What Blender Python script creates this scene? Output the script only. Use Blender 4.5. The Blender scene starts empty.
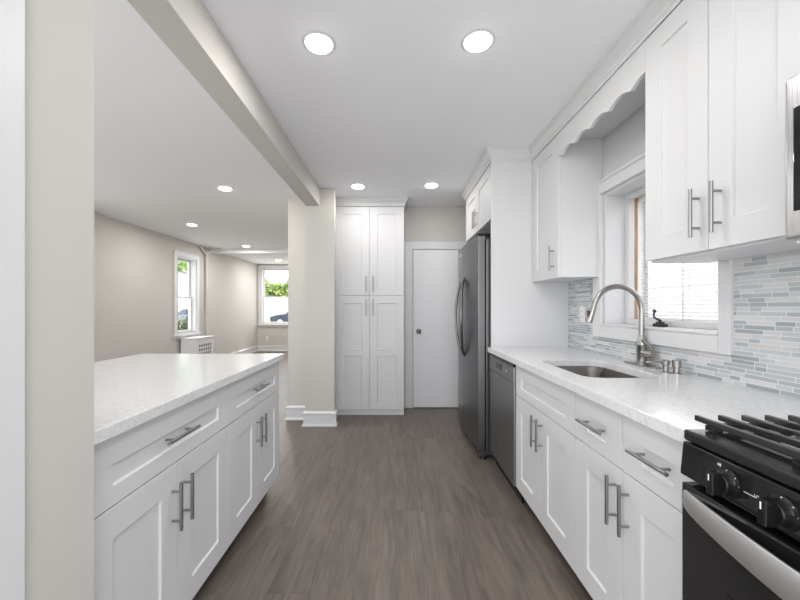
import bpy, bmesh, math, random
from mathutils import Vector, Matrix
random.seed(4)
S = bpy.context.scene
C = S.collection
PI = math.pi

# ---------------------------------------------------------------- camera, world, exposure
cd = bpy.data.cameras.new('camera'); cam = bpy.data.objects.new('camera', cd); C.objects.link(cam)
cam.location = (0, 0, 1.22); cam.rotation_euler = (PI/2, 0, 0)
cd.sensor_width = 36; cd.lens = 16.2; cd.shift_x = 0.00625; cd.shift_y = 0.01
cd.clip_start = 0.02; cd.clip_end = 300
S.camera = cam
w = bpy.data.worlds.new('sky'); S.world = w; w.use_nodes = True
nt = w.node_tree; bgn = nt.nodes['Background']
bgn.inputs['Color'].default_value = (.94, .97, 1, 1)      # bright overcast sky
WORLD = 3.5
bgn.inputs['Strength'].default_value = WORLD
S.view_settings.view_transform = 'Standard'; S.view_settings.look = 'None'
S.view_settings.gamma = 1; S.view_settings.use_curve_mapping = False
S.view_settings.exposure = -0.02
LAMP = 5.8
sl = bpy.data.lights.new('sun', 'SUN'); sl.energy = 7.0; sl.angle = .02; sl.color = (1, .97, .92)
so = bpy.data.objects.new('sun', sl); C.objects.link(so); so.location = (0, 20, 20)
so.rotation_euler = Vector((.10, .62, 1.0)).to_track_quat('Z', 'Y').to_euler()

# ---------------------------------------------------------------- material helpers
def mat(name, col=(.8, .8, .8), rough=.5, metal=0., spec=.5, **kw):
    m = bpy.data.materials.new(name); m.use_nodes = True
    b = m.node_tree.nodes['Principled BSDF']
    b.inputs['Base Color'].default_value = (*col, 1)
    b.inputs['Roughness'].default_value = rough
    b.inputs['Metallic'].default_value = metal
    b.inputs['Specular IOR Level'].default_value = spec
    for k, v in kw.items(): b.inputs[k.replace('_', ' ')].default_value = v
    return m
def rgb(r, g, b):
    f = lambda c: ((c/255+.055)/1.055)**2.4 if c/255 > .04045 else c/255/12.92
    return (f(r), f(g), f(b))
class N:
    def __init__(s, m): s.m = m; s.t = m.node_tree; s.b = s.t.nodes['Principled BSDF']
    def new(s, ty, **kw):
        n = s.t.nodes.new(ty)
        for k, v in kw.items(): setattr(n, k, v)
        return n
    def put(s, sock, v):
        if isinstance(v, (int, float)): sock.default_value = v
        elif isinstance(v, tuple): sock.default_value = v if len(v) != 3 or sock.type != 'RGBA' else (*v, 1)
        else: s.t.links.new(v, sock)
    def math(s, op, a, b=0., c=None):
        n = s.new('ShaderNodeMath', operation=op); s.put(n.inputs[0], a); s.put(n.inputs[1], b)
        if c is not None: s.put(n.inputs[2], c)
        return n.outputs[0]
    def pos(s):
        g = s.new('ShaderNodeNewGeometry'); x = s.new('ShaderNodeSeparateXYZ'); s.t.links.new(g.outputs['Position'], x.inputs[0])
        return g.outputs['Position'], x.outputs[0], x.outputs[1], x.outputs[2]
    def xyz(s, a, b, c):
        n = s.new('ShaderNodeCombineXYZ'); s.put(n.inputs[0], a); s.put(n.inputs[1], b); s.put(n.inputs[2], c); return n.outputs[0]
    def rnd(s, a, b=0., c=0.):
        n = s.new('ShaderNodeTexWhiteNoise', noise_dimensions='3D'); s.t.links.new(s.xyz(a, b, c), n.inputs['Vector']); return n.outputs['Value']
    def noise(s, vec, scale, detail=3, rough=.5, dist=0.):
        n = s.new('ShaderNodeTexNoise'); s.put(n.inputs['Vector'], vec); n.inputs['Scale'].default_value = scale
        n.inputs['Detail'].default_value = detail; n.inputs['Roughness'].default_value = rough; n.inputs['Distortion'].default_value = dist
        return n.outputs[0]
    def ramp(s, f, stops, interp='LINEAR'):
        n = s.new('ShaderNodeValToRGB'); s.put(n.inputs[0], f); n.color_ramp.interpolation = interp
        e = n.color_ramp.elements
        while len(e) < len(stops): e.new(.5)
        for i, (p, c) in enumerate(stops): e[i].position = p; e[i].color = (*c, 1)
        return n.outputs[0]
    def mix(s, f, a, b, mode='MIX'):
        n = s.new('ShaderNodeMix', data_type='RGBA', blend_type=mode); s.put(n.inputs[0], f); s.put(n.inputs[6], a); s.put(n.inputs[7], b); return n.outputs[2]
    def bump(s, h, strength=.1, dist=.01):
        n = s.new('ShaderNodeBump'); n.inputs['Strength'].default_value = strength; n.inputs['Distance'].default_value = dist
        s.put(n.inputs['Height'], h); s.t.links.new(n.outputs[0], s.b.inputs['Normal'])

M = {}
def paint(name, col, rough, scale=90, st=.02, spec=.5):
    m = mat(name, col, rough, spec=spec); n = N(m); p, *_ = n.pos(); n.bump(n.noise(p, scale), st, .002); M[name] = m
paint('cabinet', rgb(214, 214, 216), .5, 30, .01)
paint('wall', rgb(203, 200, 195), .75, 160, .05, .25)
paint('wall_white', rgb(205, 206, 208), .75, 160, .05, .25)
paint('ceiling', rgb(245, 245, 249), .9, 120, .03, .1)
paint('trim', rgb(218, 218, 220), .4, 40, .01)
paint('door', rgb(228, 229, 232), .45, 40, .015)
M['radiator'] = mat('radiator', rgb(232, 232, 232), .5)
M['dark'] = mat('dark', (.01, .01, .01), .8)
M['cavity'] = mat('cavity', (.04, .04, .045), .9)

def steel(name, col, rough, axis='v'):
    m = mat(name, col, rough, 1.0); n = N(m); p, x, y, z = n.pos()
    v = n.xyz(n.math('MULTIPLY', x, 1. if axis != 'v' else 400.), n.math('MULTIPLY', y, 400. if axis == 'v' else 1.), n.math('MULTIPLY', z, 2. if axis == 'v' else 400.))
    f = n.noise(v, 1., 2)
    n.put(n.b.inputs['Roughness'], n.math('ADD', n.math('MULTIPLY', f, .14), rough-.07)); n.bump(f, .02, .001)
    M[name] = m
steel('steel_dark', (.20, .202, .208), .32)
steel('steel_mid', (.33, .33, .34), .30)
steel('steel_sink', (.27, .255, .235), .42)
steel('steel', (.50, .50, .51), .28)
M['steel_light'] = mat('steel_light', (.78, .78, .79), .42, 1.0)
M['nickel'] = mat('nickel', (.40, .385, .37), .27, 1.0)
M['pull'] = mat('pull', (.36, .36, .36), .3, 1.0)
M['knob_dark'] = mat('knob_dark', (.12, .12, .12), .3, 1.0)
M['chrome'] = mat('chrome', (.7, .7, .7), .15, 1.0)
M['black_gloss'] = mat('black_gloss', (.012, .012, .013), .08)
M['black_enamel'] = mat('black_enamel', (.014, .014, .015), .22)
M['black_plastic'] = mat('black_plastic', (.008, .008, .009), .22, spec=.35)
M['iron'] = mat('iron', (.025, .025, .026), .22, 0)
M['white_ink'] = mat('white_ink', (.8, .8, .8), .5)
M['plastic_white'] = mat('plastic_white', rgb(235, 235, 233), .35)
M['dark_bronze'] = mat('dark_bronze', (.07, .065, .06), .4, .7)
M['rubber'] = mat('rubber', (.02, .02, .02), .7)
M['blind'] = mat('blind', (.86, .87, .88), .5, Transmission_Weight=0.)
_b = M['blind']; n = N(_b)
tr = n.new('ShaderNodeBsdfTranslucent'); tr.inputs[0].default_value = (.9, .9, .9, 1); mx = n.new('ShaderNodeMixShader'); mx.inputs[0].default_value = .6
n.t.links.new(n.b.outputs[0], mx.inputs[1]); n.t.links.new(tr.outputs[0], mx.inputs[2]); n.t.links.new(mx.outputs[0], n.t.nodes['Material Output'].inputs[0])
m = mat('glass', (1, 1, 1), 0.0); n = N(m)                       # thin clear pane: mostly passes light, a little reflection
tb = n.new('ShaderNodeBsdfTransparent'); gb = n.new('ShaderNodeBsdfGlossy'); gb.inputs['Roughness'].default_value = .02
mx = n.new('ShaderNodeMixShader'); mx.inputs[0].default_value = .05
n.t.links.new(tb.outputs[0], mx.inputs[1]); n.t.links.new(gb.outputs[0], mx.inputs[2]); n.t.links.new(mx.outputs[0], n.t.nodes['Material Output'].inputs[0])
M['glass'] = m
def emit(name, col, s):
    m = mat(name, col, .5); b = m.node_tree.nodes['Principled BSDF']
    b.inputs['Emission Color'].default_value = (*col, 1); b.inputs['Emission Strength'].default_value = s; M[name] = m
emit('lens', (1, .98, .95), 14.)

# vinyl plank floor running away from the camera
m = mat('floor', (.2, .16, .14), .38, spec=.4); n = N(m); p, x, y, z = n.pos()
u = n.math('DIVIDE', x, .182); row = n.math('FLOOR', u); fu = n.math('FRACT', n.math('ADD', u, 50.))
v = n.math('ADD', n.math('DIVIDE', y, 1.22), n.rnd(row, 3.)); cell = n.math('FLOOR', v); fv = n.math('FRACT', n.math('ADD', v, 50.))
tone = n.rnd(row, cell, 7.)
gx = n.math('ADD', n.math('MULTIPLY', x, 1.), n.math('MULTIPLY', tone, 13.)); gy = n.math('ADD', n.math('MULTIPLY', y, .09), n.math('MULTIPLY', tone, 5.))
g1 = n.noise(n.xyz(gx, gy, 0.), 22., 5, .62, 1.2); g2 = n.noise(n.xyz(n.math('MULTIPLY', gx, 1.), n.math('MULTIPLY', gy, .5), 3.), 130., 3, .6)
g3 = n.noise(n.xyz(gx, n.math('MULTIPLY', gy, 3.), 9.), 5., 3, .6, .6)
g = n.math('ADD', n.math('ADD', n.math('MULTIPLY', g1, .5), n.math('MULTIPLY', g2, .22)), n.math('MULTIPLY', g3, .28))
col = n.ramp(g, [(.36, rgb(78, 70, 64)), (.45, rgb(99, 90, 84)), (.53, rgb(116, 107, 99)), (.66, rgb(137, 128, 119))])
col = n.mix(.28, col, n.mix(tone, rgb(99, 90, 84), rgb(114, 105, 98)))
seam = n.math('MAXIMUM', n.math('LESS_THAN', fu, .012), n.math('LESS_THAN', fv, .0022))
col = n.mix(n.math('MULTIPLY', seam, .35), col, rgb(60, 52, 49))
n.put(n.b.inputs['Base Color'], col); n.put(n.b.inputs['Roughness'], n.math('ADD', n.math('MULTIPLY', g1, .25), .26))
n.bump(n.math('SUBTRACT', n.math('MULTIPLY', g, .4), seam), .12, .002); M['floor'] = m

# speckled white quartz
m = mat('quartz', (.8, .8, .8), .12); n = N(m); p, x, y, z = n.pos()
a = n.noise(p, 260., 2, .7); b2 = n.noise(p, 60., 4, .6); c3 = n.noise(p, 7., 3)
col = n.ramp(a, [(.34, rgb(192, 193, 196)), (.45, rgb(219, 219, 221)), (.65, rgb(229, 229, 230))])
col = n.mix(.35, col, n.ramp(b2, [(.36, rgb(196, 197, 200)), (.5, rgb(228, 228, 229))]))
n.put(n.b.inputs['Base Color'], col); M['quartz'] = m

# linear glass and stone mosaic (u along the wall, rows in z)
def mosaic(name, along):
    m = mat(name, (.7, .72, .72), .2); n = N(m); p, x, y, z = n.pos()
    q = y if along == 'y' else x
    r = n.math('DIVIDE', n.math('SUBTRACT', z, .914), .0172); row = n.math('FLOOR', r); fr_ = n.math('FRACT', n.math('ADD', r, 20.))
    u = n.math('ADD', n.math('DIVIDE', q, .175), n.math('MULTIPLY', n.rnd(row, 1.), 7.)); cell = n.math('FLOOR', u); fu = n.math('FRACT', n.math('ADD', u, 50.))
    cut = n.math('ADD', n.math('MULTIPLY', n.rnd(row, cell, 5.), .5), .25)
    side = n.math('GREATER_THAN', fu, cut)
    t = n.rnd(row, n.math('ADD', cell, n.math('MULTIPLY', side, .37)), 9.)
    d = n.math('MINIMUM', n.math('MINIMUM', fu, n.math('SUBTRACT', 1., fu)), n.math('ABSOLUTE', n.math('SUBTRACT', fu, cut)))
    gr = n.math('MAXIMUM', n.math('LESS_THAN', d, .008), n.math('LESS_THAN', n.math('MINIMUM', fr_, n.math('SUBTRACT', 1., fr_)), .07))
    col = n.ramp(t, [(0., rgb(152, 160, 163)), (.17, rgb(170, 177, 181)), (.36, rgb(186, 190, 193)), (.52, rgb(206, 206, 208)), (.66, rgb(216, 215, 216)), (.80, rgb(194, 199, 203)), (.92, rgb(210, 207, 205))], 'CONSTANT')
    vein = n.noise(n.xyz(x, y, n.math('MULTIPLY', z, 3.)), 40., 4, .6)
    col = n.mix(n.math('MULTIPLY', vein, .30), col, rgb(178, 184, 188))
    col = n.mix(gr, col, rgb(222, 224, 224))
    n.put(n.b.inputs['Base Color'], col); n.put(n.b.inputs['Roughness'], n.math('ADD', n.math('MULTIPLY', gr, .5), n.math('ADD', n.math('MULTIPLY', t, .2), .08)))
    n.bump(n.math('SUBTRACT', 1., gr), .25, .0015); M[name] = m
mosaic('mosaic', 'y')

m = mat('oak', rgb(190, 140, 100), .45); n = N(m); p, x, y, z = n.pos()
n.put(n.b.inputs['Base Color'], n.ramp(n.noise(n.xyz(n.math('MULTIPLY', x, 60.), n.math('MULTIPLY', y, 60.), n.math('MULTIPLY', z, 4.)), 1., 4), [(.3, rgb(150, 104, 68)), (.7, rgb(205, 160, 118))])); M['oak'] = m
m = mat('grass', rgb(120, 140, 90), .9); n = N(m); p, x, y, z = n.pos()
n.put(n.b.inputs['Base Color'], n.ramp(n.noise(p, 3., 5), [(.35, rgb(165, 164, 158)), (.6, rgb(182, 184, 168))])); M['grass'] = m
M['leaf'] = mat('leaf', rgb(120, 150, 70), .6); M['leaf2'] = mat('leaf2', rgb(175, 190, 100), .6); M['leaf3'] = mat('leaf3', rgb(70, 88, 55), .6)
M['concrete'] = mat('concrete', (.72, .71, .69), .8)
M['siding'] = mat('siding', rgb(205, 207, 212), .7); M['roof'] = mat('roof', rgb(120, 118, 120), .8)
M['car_dark'] = mat('car_dark', rgb(48, 58, 78), .25, .4); M['car_blue'] = mat('car_blue', rgb(110, 130, 160), .3, .3)
M['car_glass'] = mat('car_glass', (.03, .04, .05), .1); M['bark'] = mat('bark', rgb(100, 86, 74), .9)
m = mat('gray_plaster', rgb(200, 198, 196), .8); M['gray_plaster'] = m

# ---------------------------------------------------------------- mesh helpers
W = {}
def bx(bm, x0, x1, y0, y1, z0, z1):
    if x0 > x1: x0, x1 = x1, x0
    if y0 > y1: y0, y1 = y1, y0
    if z0 > z1: z0, z1 = z1, z0
    v = [bm.verts.new((x, y, z)) for z in (z0, z1) for y in (y0, y1) for x in (x0, x1)]
    for f in ((0, 2, 3, 1), (4, 5, 7, 6), (0, 1, 5, 4), (2, 6, 7, 3), (0, 4, 6, 2), (1, 3, 7, 5)): bm.faces.new([v[i] for i in f])
    return v
def box(*a):
    bm = bmesh.new(); bx(bm, *a); return bm
def tube(bm, pts, r, seg=12, cap=True):
    pts = [Vector(p) for p in pts]; n_ = len(pts)
    rs = r if isinstance(r, (list, tuple)) else [r]*n_
    prev = None; rings = []
    for i, p in enumerate(pts):
        t = ((pts[min(i+1, n_-1)]-p).normalized() + (p-pts[max(i-1, 0)]).normalized())
        t = t.normalized() if t.length > 1e-6 else (pts[min(i+1, n_-1)]-pts[max(i-1, 0)]).normalized()
        if prev is None:
            a = Vector((0, 0, 1)) if abs(t.z) < .9 else Vector((1, 0, 0)); u = t.cross(a).normalized()
        else: u = (prev - t*prev.dot(t)).normalized()
        prev = u; vv = t.cross(u)
        rings.append([bm.verts.new(p+(u*math.cos(2*PI*k/seg)+vv*math.sin(2*PI*k/seg))*rs[i]) for k in range(seg)])
    for a, b in zip(rings, rings[1:]):
        for k in range(seg): 
            f = bm.faces.new((a[k], a[(k+1) % seg], b[(k+1) % seg], b[k])); f.smooth = True
    if cap: bm.faces.new(rings[0][::-1]); bm.faces.new(rings[-1])
    return bm
def lathe(bm, c, prof, axis=(0, 0, 1), seg=24):
    """prof: (radius, distance along axis)"""
    ax = Vector(axis).normalized(); a = Vector((1, 0, 0)) if abs(ax.x) < .9 else Vector((0, 1, 0))
    u = ax.cross(a).normalized(); v = ax.cross(u); c = Vector(c); rings = []
    for r, h in prof:
        if r < 1e-6: rings.append([bm.verts.new(c+ax*h)])
        else: rings.append([bm.verts.new(c+ax*h+(u*math.cos(2*PI*k/seg)+v*math.sin(2*PI*k/seg))*r) for k in range(seg)])
    for A, B in zip(rings, rings[1:]):
        for k in range(seg):
            q = [A[k % len(A)], A[(k+1) % len(A)], B[(k+1) % len(B)], B[k % len(B)]]
            q2 = []
            for w_ in q:
                if w_ not in q2: q2.append(w_)
            if len(q2) > 2: f = bm.faces.new(q2); f.smooth = len(q2) == 4
    if len(rings[0]) > 1: bm.faces.new(rings[0])
    if len(rings[-1]) > 1: bm.faces.new(rings[-1])
    return bm
def extr(bm, prof, mapf0, mapf1):
    """closed 2D profile swept between two mapped positions"""
    a = [bm.verts.new(mapf0(p)) for p in prof]; b = [bm.verts.new(mapf1(p)) for p in prof]; k = len(prof)
    for i in range(k): bm.faces.new((a[i], a[(i+1) % k], b[(i+1) % k], b[i]))
    bm.faces.new(a[::-1]); bm.faces.new(b)
def obj(name, bm, m, parent=None, bevel=0., seg=2, origin=None, smooth=False, angle=40):
    bmesh.ops.recalc_face_normals(bm, faces=bm.faces[:])
    xs = [v.co for v in bm.verts]
    lo = Vector([min(c[i] for c in xs) for i in range(3)]); hi = Vector([max(c[i] for c in xs) for i in range(3)])
    o_ = Vector(origin) if origin is not None else (Vector(((lo.x+hi.x)/2, (lo.y+hi.y)/2, lo.z)) if parent is None else (lo+hi)/2)
    for v in bm.verts: v.co -= o_
    me = bpy.data.meshes.new(name); 
    for e_ in bm.edges:
        if len(e_.link_faces) == 2 and e_.calc_face_angle(0) > .6: e_.smooth = False
    if smooth:
        for f in bm.faces: f.smooth = True
    bm.to_mesh(me); bm.free()
    me.materials.append(M[m] if isinstance(m, str) else m)
    o = bpy.data.objects.new(name, me); C.objects.link(o); W[o.name] = o_
    if parent: o.parent = parent; o.location = o_-W[parent.name]
    else: o.location = o_
    if bevel:
        md = o.modifiers.new('bevel', 'BEVEL'); md.width = bevel; md.segments = seg; md.limit_method = 'ANGLE'; md.angle_limit = math.radians(angle); md.harden_normals = False
    return o
def tag(o, label, cat, group=None, kind=None):
    o['label'] = label; o['category'] = cat
    if group: o['group'] = group
    if kind: o['kind'] = kind
    return o
def thing(name, loc, label, cat, group=None):
    o = bpy.data.objects.new(name, None); C.objects.link(o); o.location = loc; o.empty_display_size = .1; W[o.name] = Vector(loc)
    return tag(o, label, cat, group)
def struct(name, bm, m, label, cat='room structure', bevel=0., parent=None):
    o = obj(name, bm, m, parent, bevel)
    if not parent: tag(o, label, cat, kind='structure')
    return o
def sthing(name, loc, label, cat):
    o = thing(name, loc, label, cat); o['kind'] = 'structure'; return o

# ---------------------------------------------------------------- key dimensions
H = 2.462; XW = 1.37; ZC = .914; XL = -3.90; YF = 10.2; YD = 4.414; YP = 2.83
AR = .752; AL = -.770; XU = 1.077

# ---------------------------------------------------------------- room shell
struct('floor', box(-4.1, 1.68, -1.2, 10.4, -.05, 0), 'floor', 'grey brown wood-look plank floor running through kitchen and living area', 'floor')
struct('ceiling', box(-4.1, 1.68, -1.2, 10.4, H, H+.08), 'ceiling', 'flat white ceiling with round recessed lights', 'ceiling')
bm = bmesh.new()    # right wall with window opening
TW = .31
bx(bm, XW, XW+TW, -1.2, 1.50, 0, H); bx(bm, XW, XW+TW, 2.36, YD+.1, 0, H); bx(bm, XW, XW+TW, 1.50, 2.36, 0, 1.105); bx(bm, XW, XW+TW, 1.50, 2.36, 1.967, H)
struct('wall_right', bm, 'wall_white', 'pale grey painted wall behind the sink counter', 'wall')
struct('wall_end', box(-.69, XW, YD, YD+.1, 0, H), 'wall', 'beige wall above and around the plain white door', 'wall')
bm = bmesh.new()    # living room left wall with window
a0, a1, b0, b1 = 6.42, 7.06, .76, 2.16
e0, e1, g0_, g1_, h0, h1 = .9, 2.3, 2.7, 4.1, .70, 2.16
bx(bm, XL-.16, XL, .16, e0, 0, H); bx(bm, XL-.16, XL, e1, g0_, 0, H); bx(bm, XL-.16, XL, g1_, a0, 0, H); bx(bm, XL-.16, XL, a1, YF, 0, H)
for q0, q1, r0, r1 in ((e0, e1, h0, h1), (g0_, g1_, h0, h1), (a0, a1, b0, b1)): bx(bm, XL-.16, XL, q0, q1, 0, r0); bx(bm, XL-.16, XL, q0, q1, r1, H)
struct('wall_left', bm, 'wall', 'beige living room side wall with a narrow window', 'wall')
bm = bmesh.new()
c0, c1, d0, d1 = -3.78, -2.62, .78, 2.345
k0, k1 = -2.45, -1.35
bx(bm, XL-.16, c0, YF, YF+.16, 0, H); bx(bm, c1, k0, YF, YF+.16, 0, H); bx(bm, k1, -1.17, YF, YF+.16, 0, H)
for q0, q1 in ((c0, c1), (k0, k1)): bx(bm, q0, q1, YF, YF+.16, 0, d0); bx(bm, q0, q1, YF, YF+.16, d1, H)
struct('wall_far', bm, 'wall', 'beige end wall of the living room with a sash window', 'wall')
bm = bmesh.new(); bx(bm, -1.171, -.69, 3.94, YD+.1, 0, H); bx(bm, -1.171, -1.05, YD+.1, YF+.16, 0, H)
struct('wall_divider', bm, 'wall', 'beige wall end behind the post beside the pantry cabinet', 'wall')
bm = box(-.93, -.627, 3.73, 3.80, 0, H); bx(bm, -.93, -.69, 3.80, 3.94, 0, H)
struct('wall_post', bm, 'wall', 'square beige post carrying the ceiling beam beside the pantry cabinet', 'post')
struct('wall_near', box(-.90, -.742, .7135, .888, 0, H), 'wall', 'narrow beige wall end at the left of the picture', 'wall')
struct('trim_1', box(-.91, -.732, .30, .7135, 0, H), 'trim', 'flat white trim board at the far left edge of the picture', 'trim', .002)
struct('trim_2', box(-.922, -.781, .888, 3.73, 2.277, H-.001), 'wall', 'long beige ceiling beam between kitchen and living area', 'beam', .002)
struct('trim_3', box(XL+.001, -1.172, 7.64, 7.78, 2.385, H-.001), 'ceiling', 'shallow white ceiling beam across the living room', 'beam')

def baseboard(name, runs, label):
    bm = bmesh.new()
    prof = [(0, 0), (.030, 0), (.030, .008), (.024, .02), (.016, .026), (.016, .118), (.024, .124), (.024, .134), (.012, .146), (.008, .15), (0, .15)]
    for (p0, p1, nrm, e0, e1) in runs:
        p0, p1, nv = Vector(p0), Vector(p1), Vector(nrm); t = (p1-p0).normalized()
        f0 = lambda q: (p0.x+nv.x*q[0]-t.x*q[0]*e0, p0.y+nv.y*q[0]-t.y*q[0]*e0, q[1]+.0005)
        f1 = lambda q: (p1.x+nv.x*q[0]+t.x*q[0]*e1, p1.y+nv.y*q[0]+t.y*q[0]*e1, q[1]+.0005)
        extr(bm, prof, f0, f1)
    return struct(name, bm, 'trim', label, 'baseboard')
baseboard('baseboard_post', [((-.93, 3.73), (-.627, 3.73), (0, -1), 1, 1), ((-.627, 3.73), (-.627, 3.80), (1, 0), 1, 0), ((-.93, 3.94), (-.93, 3.73), (-1, 0), 0, 1)], 'stepped white baseboard wrapping the foot of the beige post')
baseboard('baseboard_divider', [((-1.171, 3.94), (-.962, 3.94), (0, -1), 1, 0), ((-1.171, 10.2), (-1.171, 3.94), (-1, 0), 0, 1)], 'white baseboard on the wall end just left of the post')
baseboard('baseboard_left', [((XL, .3), (XL, 6.48), (1, 0), 0, 0), ((XL, 7.12), (XL, YF), (1, 0), 0, -1)], 'white baseboard along the living room side wall')
baseboard('baseboard_far', [((XL, YF), (-1.171, YF), (0, -1), -1, -1)], 'white baseboard under the far living room window')

# backsplash tile
bm = bmesh.new()
t0 = XW-.009
bx(bm, t0, XW, .10, 1.446, ZC, 1.425); bx(bm, t0, XW, 1.446, 2.45, ZC, 1.03); bx(bm, t0, XW, 2.45, YP, ZC, 1.425)
o = tag(obj('backsplash', bm, 'mosaic'), 'pale blue-grey linear mosaic tile backsplash behind the right counter', 'backsplash'); o['kind'] = 'structure'

# ---------------------------------------------------------------- door in end wall
d = sthing('door_1', (.60, YD, 0), 'plain flat white door with dark round knob beside the refrigerator', 'door')
obj('door_panel', box(.222, .98, YD-.030, YD-.001, .012, 1.925), 'door', d, .002)
k = obj('door_handle', lathe(bmesh.new(), (.287, YD-.030, .938), [(.0, 0), (.030, .0), (.030, .006), (.012, .010), (.011, .030), (.022, .036), (.028, .048), (.026, .060), (.014, .068), (0, .069)], (0, -1, 0)), 'knob_dark', d); k['label'] = 'dark round door knob'
bm = bmesh.new()
bx(bm, .112, .212, YD-.024, YD-.001, 0, 2.03); bx(bm, .212, .99, YD-.024, YD-.001, 1.938, 2.03); bx(bm, .99, 1.09, YD-.024, YD-.001, 0, 2.03)
bx(bm, .206, .216, YD-.016, YD-.001, 0, 1.938)
struct('trim_4', bm, 'trim', 'flat white casing around the plain white door', 'door trim', .002)

# ---------------------------------------------------------------- windows
def frame4(bm, plane, u0, u1, z0, z1, wd, n0, n1):
    """rectangular ring; plane 'x' (u=y) or 'y' (u=x)"""
    def B(a, b, c, e):
        if plane == 'x': bx(bm, n0, n1, a, b, c, e)
        else: bx(bm, a, b, n0, n1, c, e)
    B(u0, u0+wd, z0, z1); B(u1-wd, u1, z0, z1); B(u0+wd, u1-wd, z0, z0+wd); B(u0+wd, u1-wd, z1-wd, z1)
def sash_window(name, plane, u0, u1, z0, z1, wall, out, label, zm, cw=.085):
    """wall: inner face coordinate; out: +1/-1 direction of outside"""
    loc = (wall, (u0+u1)/2, z0) if plane == 'x' else ((u0+u1)/2, wall, z0)
    r = sthing(name, loc, label, 'window')
    def B(bm, a, b, n0, n1, c, e):
        if plane == 'x': bx(bm, n0, n1, a, b, c, e)
        else: bx(bm, a, b, n0, n1, c, e)
    bm = bmesh.new(); c = cw; i = wall-out*.022; j = wall-out*.001
    B(bm, u0-c, u0, i, j, z0-.02, z1+c); B(bm, u1, u1+c, i, j, z0-.02, z1+c); B(bm, u0, u1, i, j, z1, z1+c)
    obj('window_casing', bm, 'trim', r, .003)
    bm = bmesh.new(); B(bm, u0-c-.02, u1+c+.02, wall-out*.055, wall+out*.09, z0-.045, z0-.02); B(bm, u0-c, u1+c, i, j, z0-.10, z0-.045)
    obj('window_sill', bm, 'trim', r, .003)
    bm = bmesh.new(); e = .015
    B(bm, u0+.001, u0+e, wall, wall+out*.15, z0-.02, z1); B(bm, u1-e, u1-.001, wall, wall+out*.15, z0-.02, z1); B(bm, u0+e, u1-e, wall, wall+out*.15, z1-e, z1-.001); B(bm, u0+e, u1-e, wall+out*.09, wall+out*.15, z0-.02, z0+.01)
    obj('window_jamb', bm, 'trim', r)
    for nm, za, zb, n0 in (('upper_sash', zm-.018, z1-e, .11), ('lower_sash', z0+.01, zm+.018, .075)):
        bm = bmesh.new(); frame4(bm, plane, u0+e, u1-e, za, zb, .036, wall+out*n0, wall+out*(n0+.03))
        s_ = obj(nm, bm, 'trim', r, .003)
        bm = bmesh.new(); B(bm, u0+e+.034, u1-e-.034, wall+out*(n0+.012), wall+out*(n0+.016), za+.034, zb-.034)
        obj('pane', bm, 'glass', s_)
    return r
sash_window('window_2', 'x', a0, a1, b0, b1, XL, -1, 'narrow white sash window on the living room side wall above the radiator cover', 1.42)
sash_window('window_3', 'y', c0, c1, d0, d1, YF, 1, 'white sash window at the far end of the living room', 1.53)

sash_window('added_window_4', 'x', e0, e1, h0, h1, XL, -1, 'added wide sash window near the start of the living room side wall, unseen, lets in daylight', 1.42)  # invented opening, brings side daylight into the living room
sash_window('added_window_5', 'x', g0_, g1_, h0, h1, XL, -1, 'second added wide sash window of the living room side wall, unseen, lets in daylight', 1.42)  # also invented, more daylight from the same side
sash_window('added_window_6', 'y', k0, k1, d0, d1, YF, 1, 'added right-hand sash window of the living room end wall, hidden by the post, lets in daylight', 1.53, .07)  # invented out of sight, daylight from the far end

# kitchen window with casing, deep reveal, oak jamb strip
wn = sthing('window_1', (XW, 1.93, 1.105), 'white framed kitchen window above the sink, deep reveal, oak inner stop', 'window')
bm = bmesh.new(); i, j = XW-.026, XW-.0005
bx(bm, i, j, 2.36, 2.45, 1.03, 2.05); bx(bm, i, j, 1.446, 1.50, 1.03, 2.05); bx(bm, i, j, 1.50, 2.36, 1.967, 2.05); bx(bm, i, j, 1.50, 2.36, 1.03, 1.105)
bx(bm, i-.008, i, 1.442, 2.454, 2.035, 2.056)
obj('window_casing', bm, 'trim', wn, .003)
bm = bmesh.new()
bx(bm, XW, XW+.17, 2.345, 2.3595, 1.105, 1.967); bx(bm, XW, XW+.17, 1.5005, 1.515, 1.105, 1.967); bx(bm, XW, XW+.17, 1.515, 2.345, 1.952, 1.9665)
obj('window_jamb', bm, 'trim', wn)
bm = bmesh.new(); bx(bm, XW-.03, XW+.17, 1.502, 2.358, 1.1055, 1.118); obj('window_sill', bm, 'trim', wn, .003)
bm = bmesh.new(); frame4(bm, 'x', 1.515, 2.345, 1.118, 1.952, .032, XW+.13, XW+.17); frame4(bm, 'x', 1.502, 2.358, 1.1055, 1.966, .022, XW+.1705, XW+.30); obj('window_frame', bm, 'trim', wn, .003)
bm = bmesh.new(); frame4(bm, 'x', 1.525, 2.335, 1.128, 1.943, .014, XW+.171, XW+.195); k = obj('oak_stop', bm, 'oak', wn); k['label'] = 'bare oak strip lining the sash opening'
bm = bmesh.new(); frame4(bm, 'x', 1.525, 2.335, 1.128, 1.943, .03, XW+.25, XW+.28); s_ = obj('sash', bm, 'trim', wn, .003)
obj('pane', box(XW+.263, XW+.267, 1.552, 2.308, 1.155, 1.915), 'glass', s_)

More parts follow.
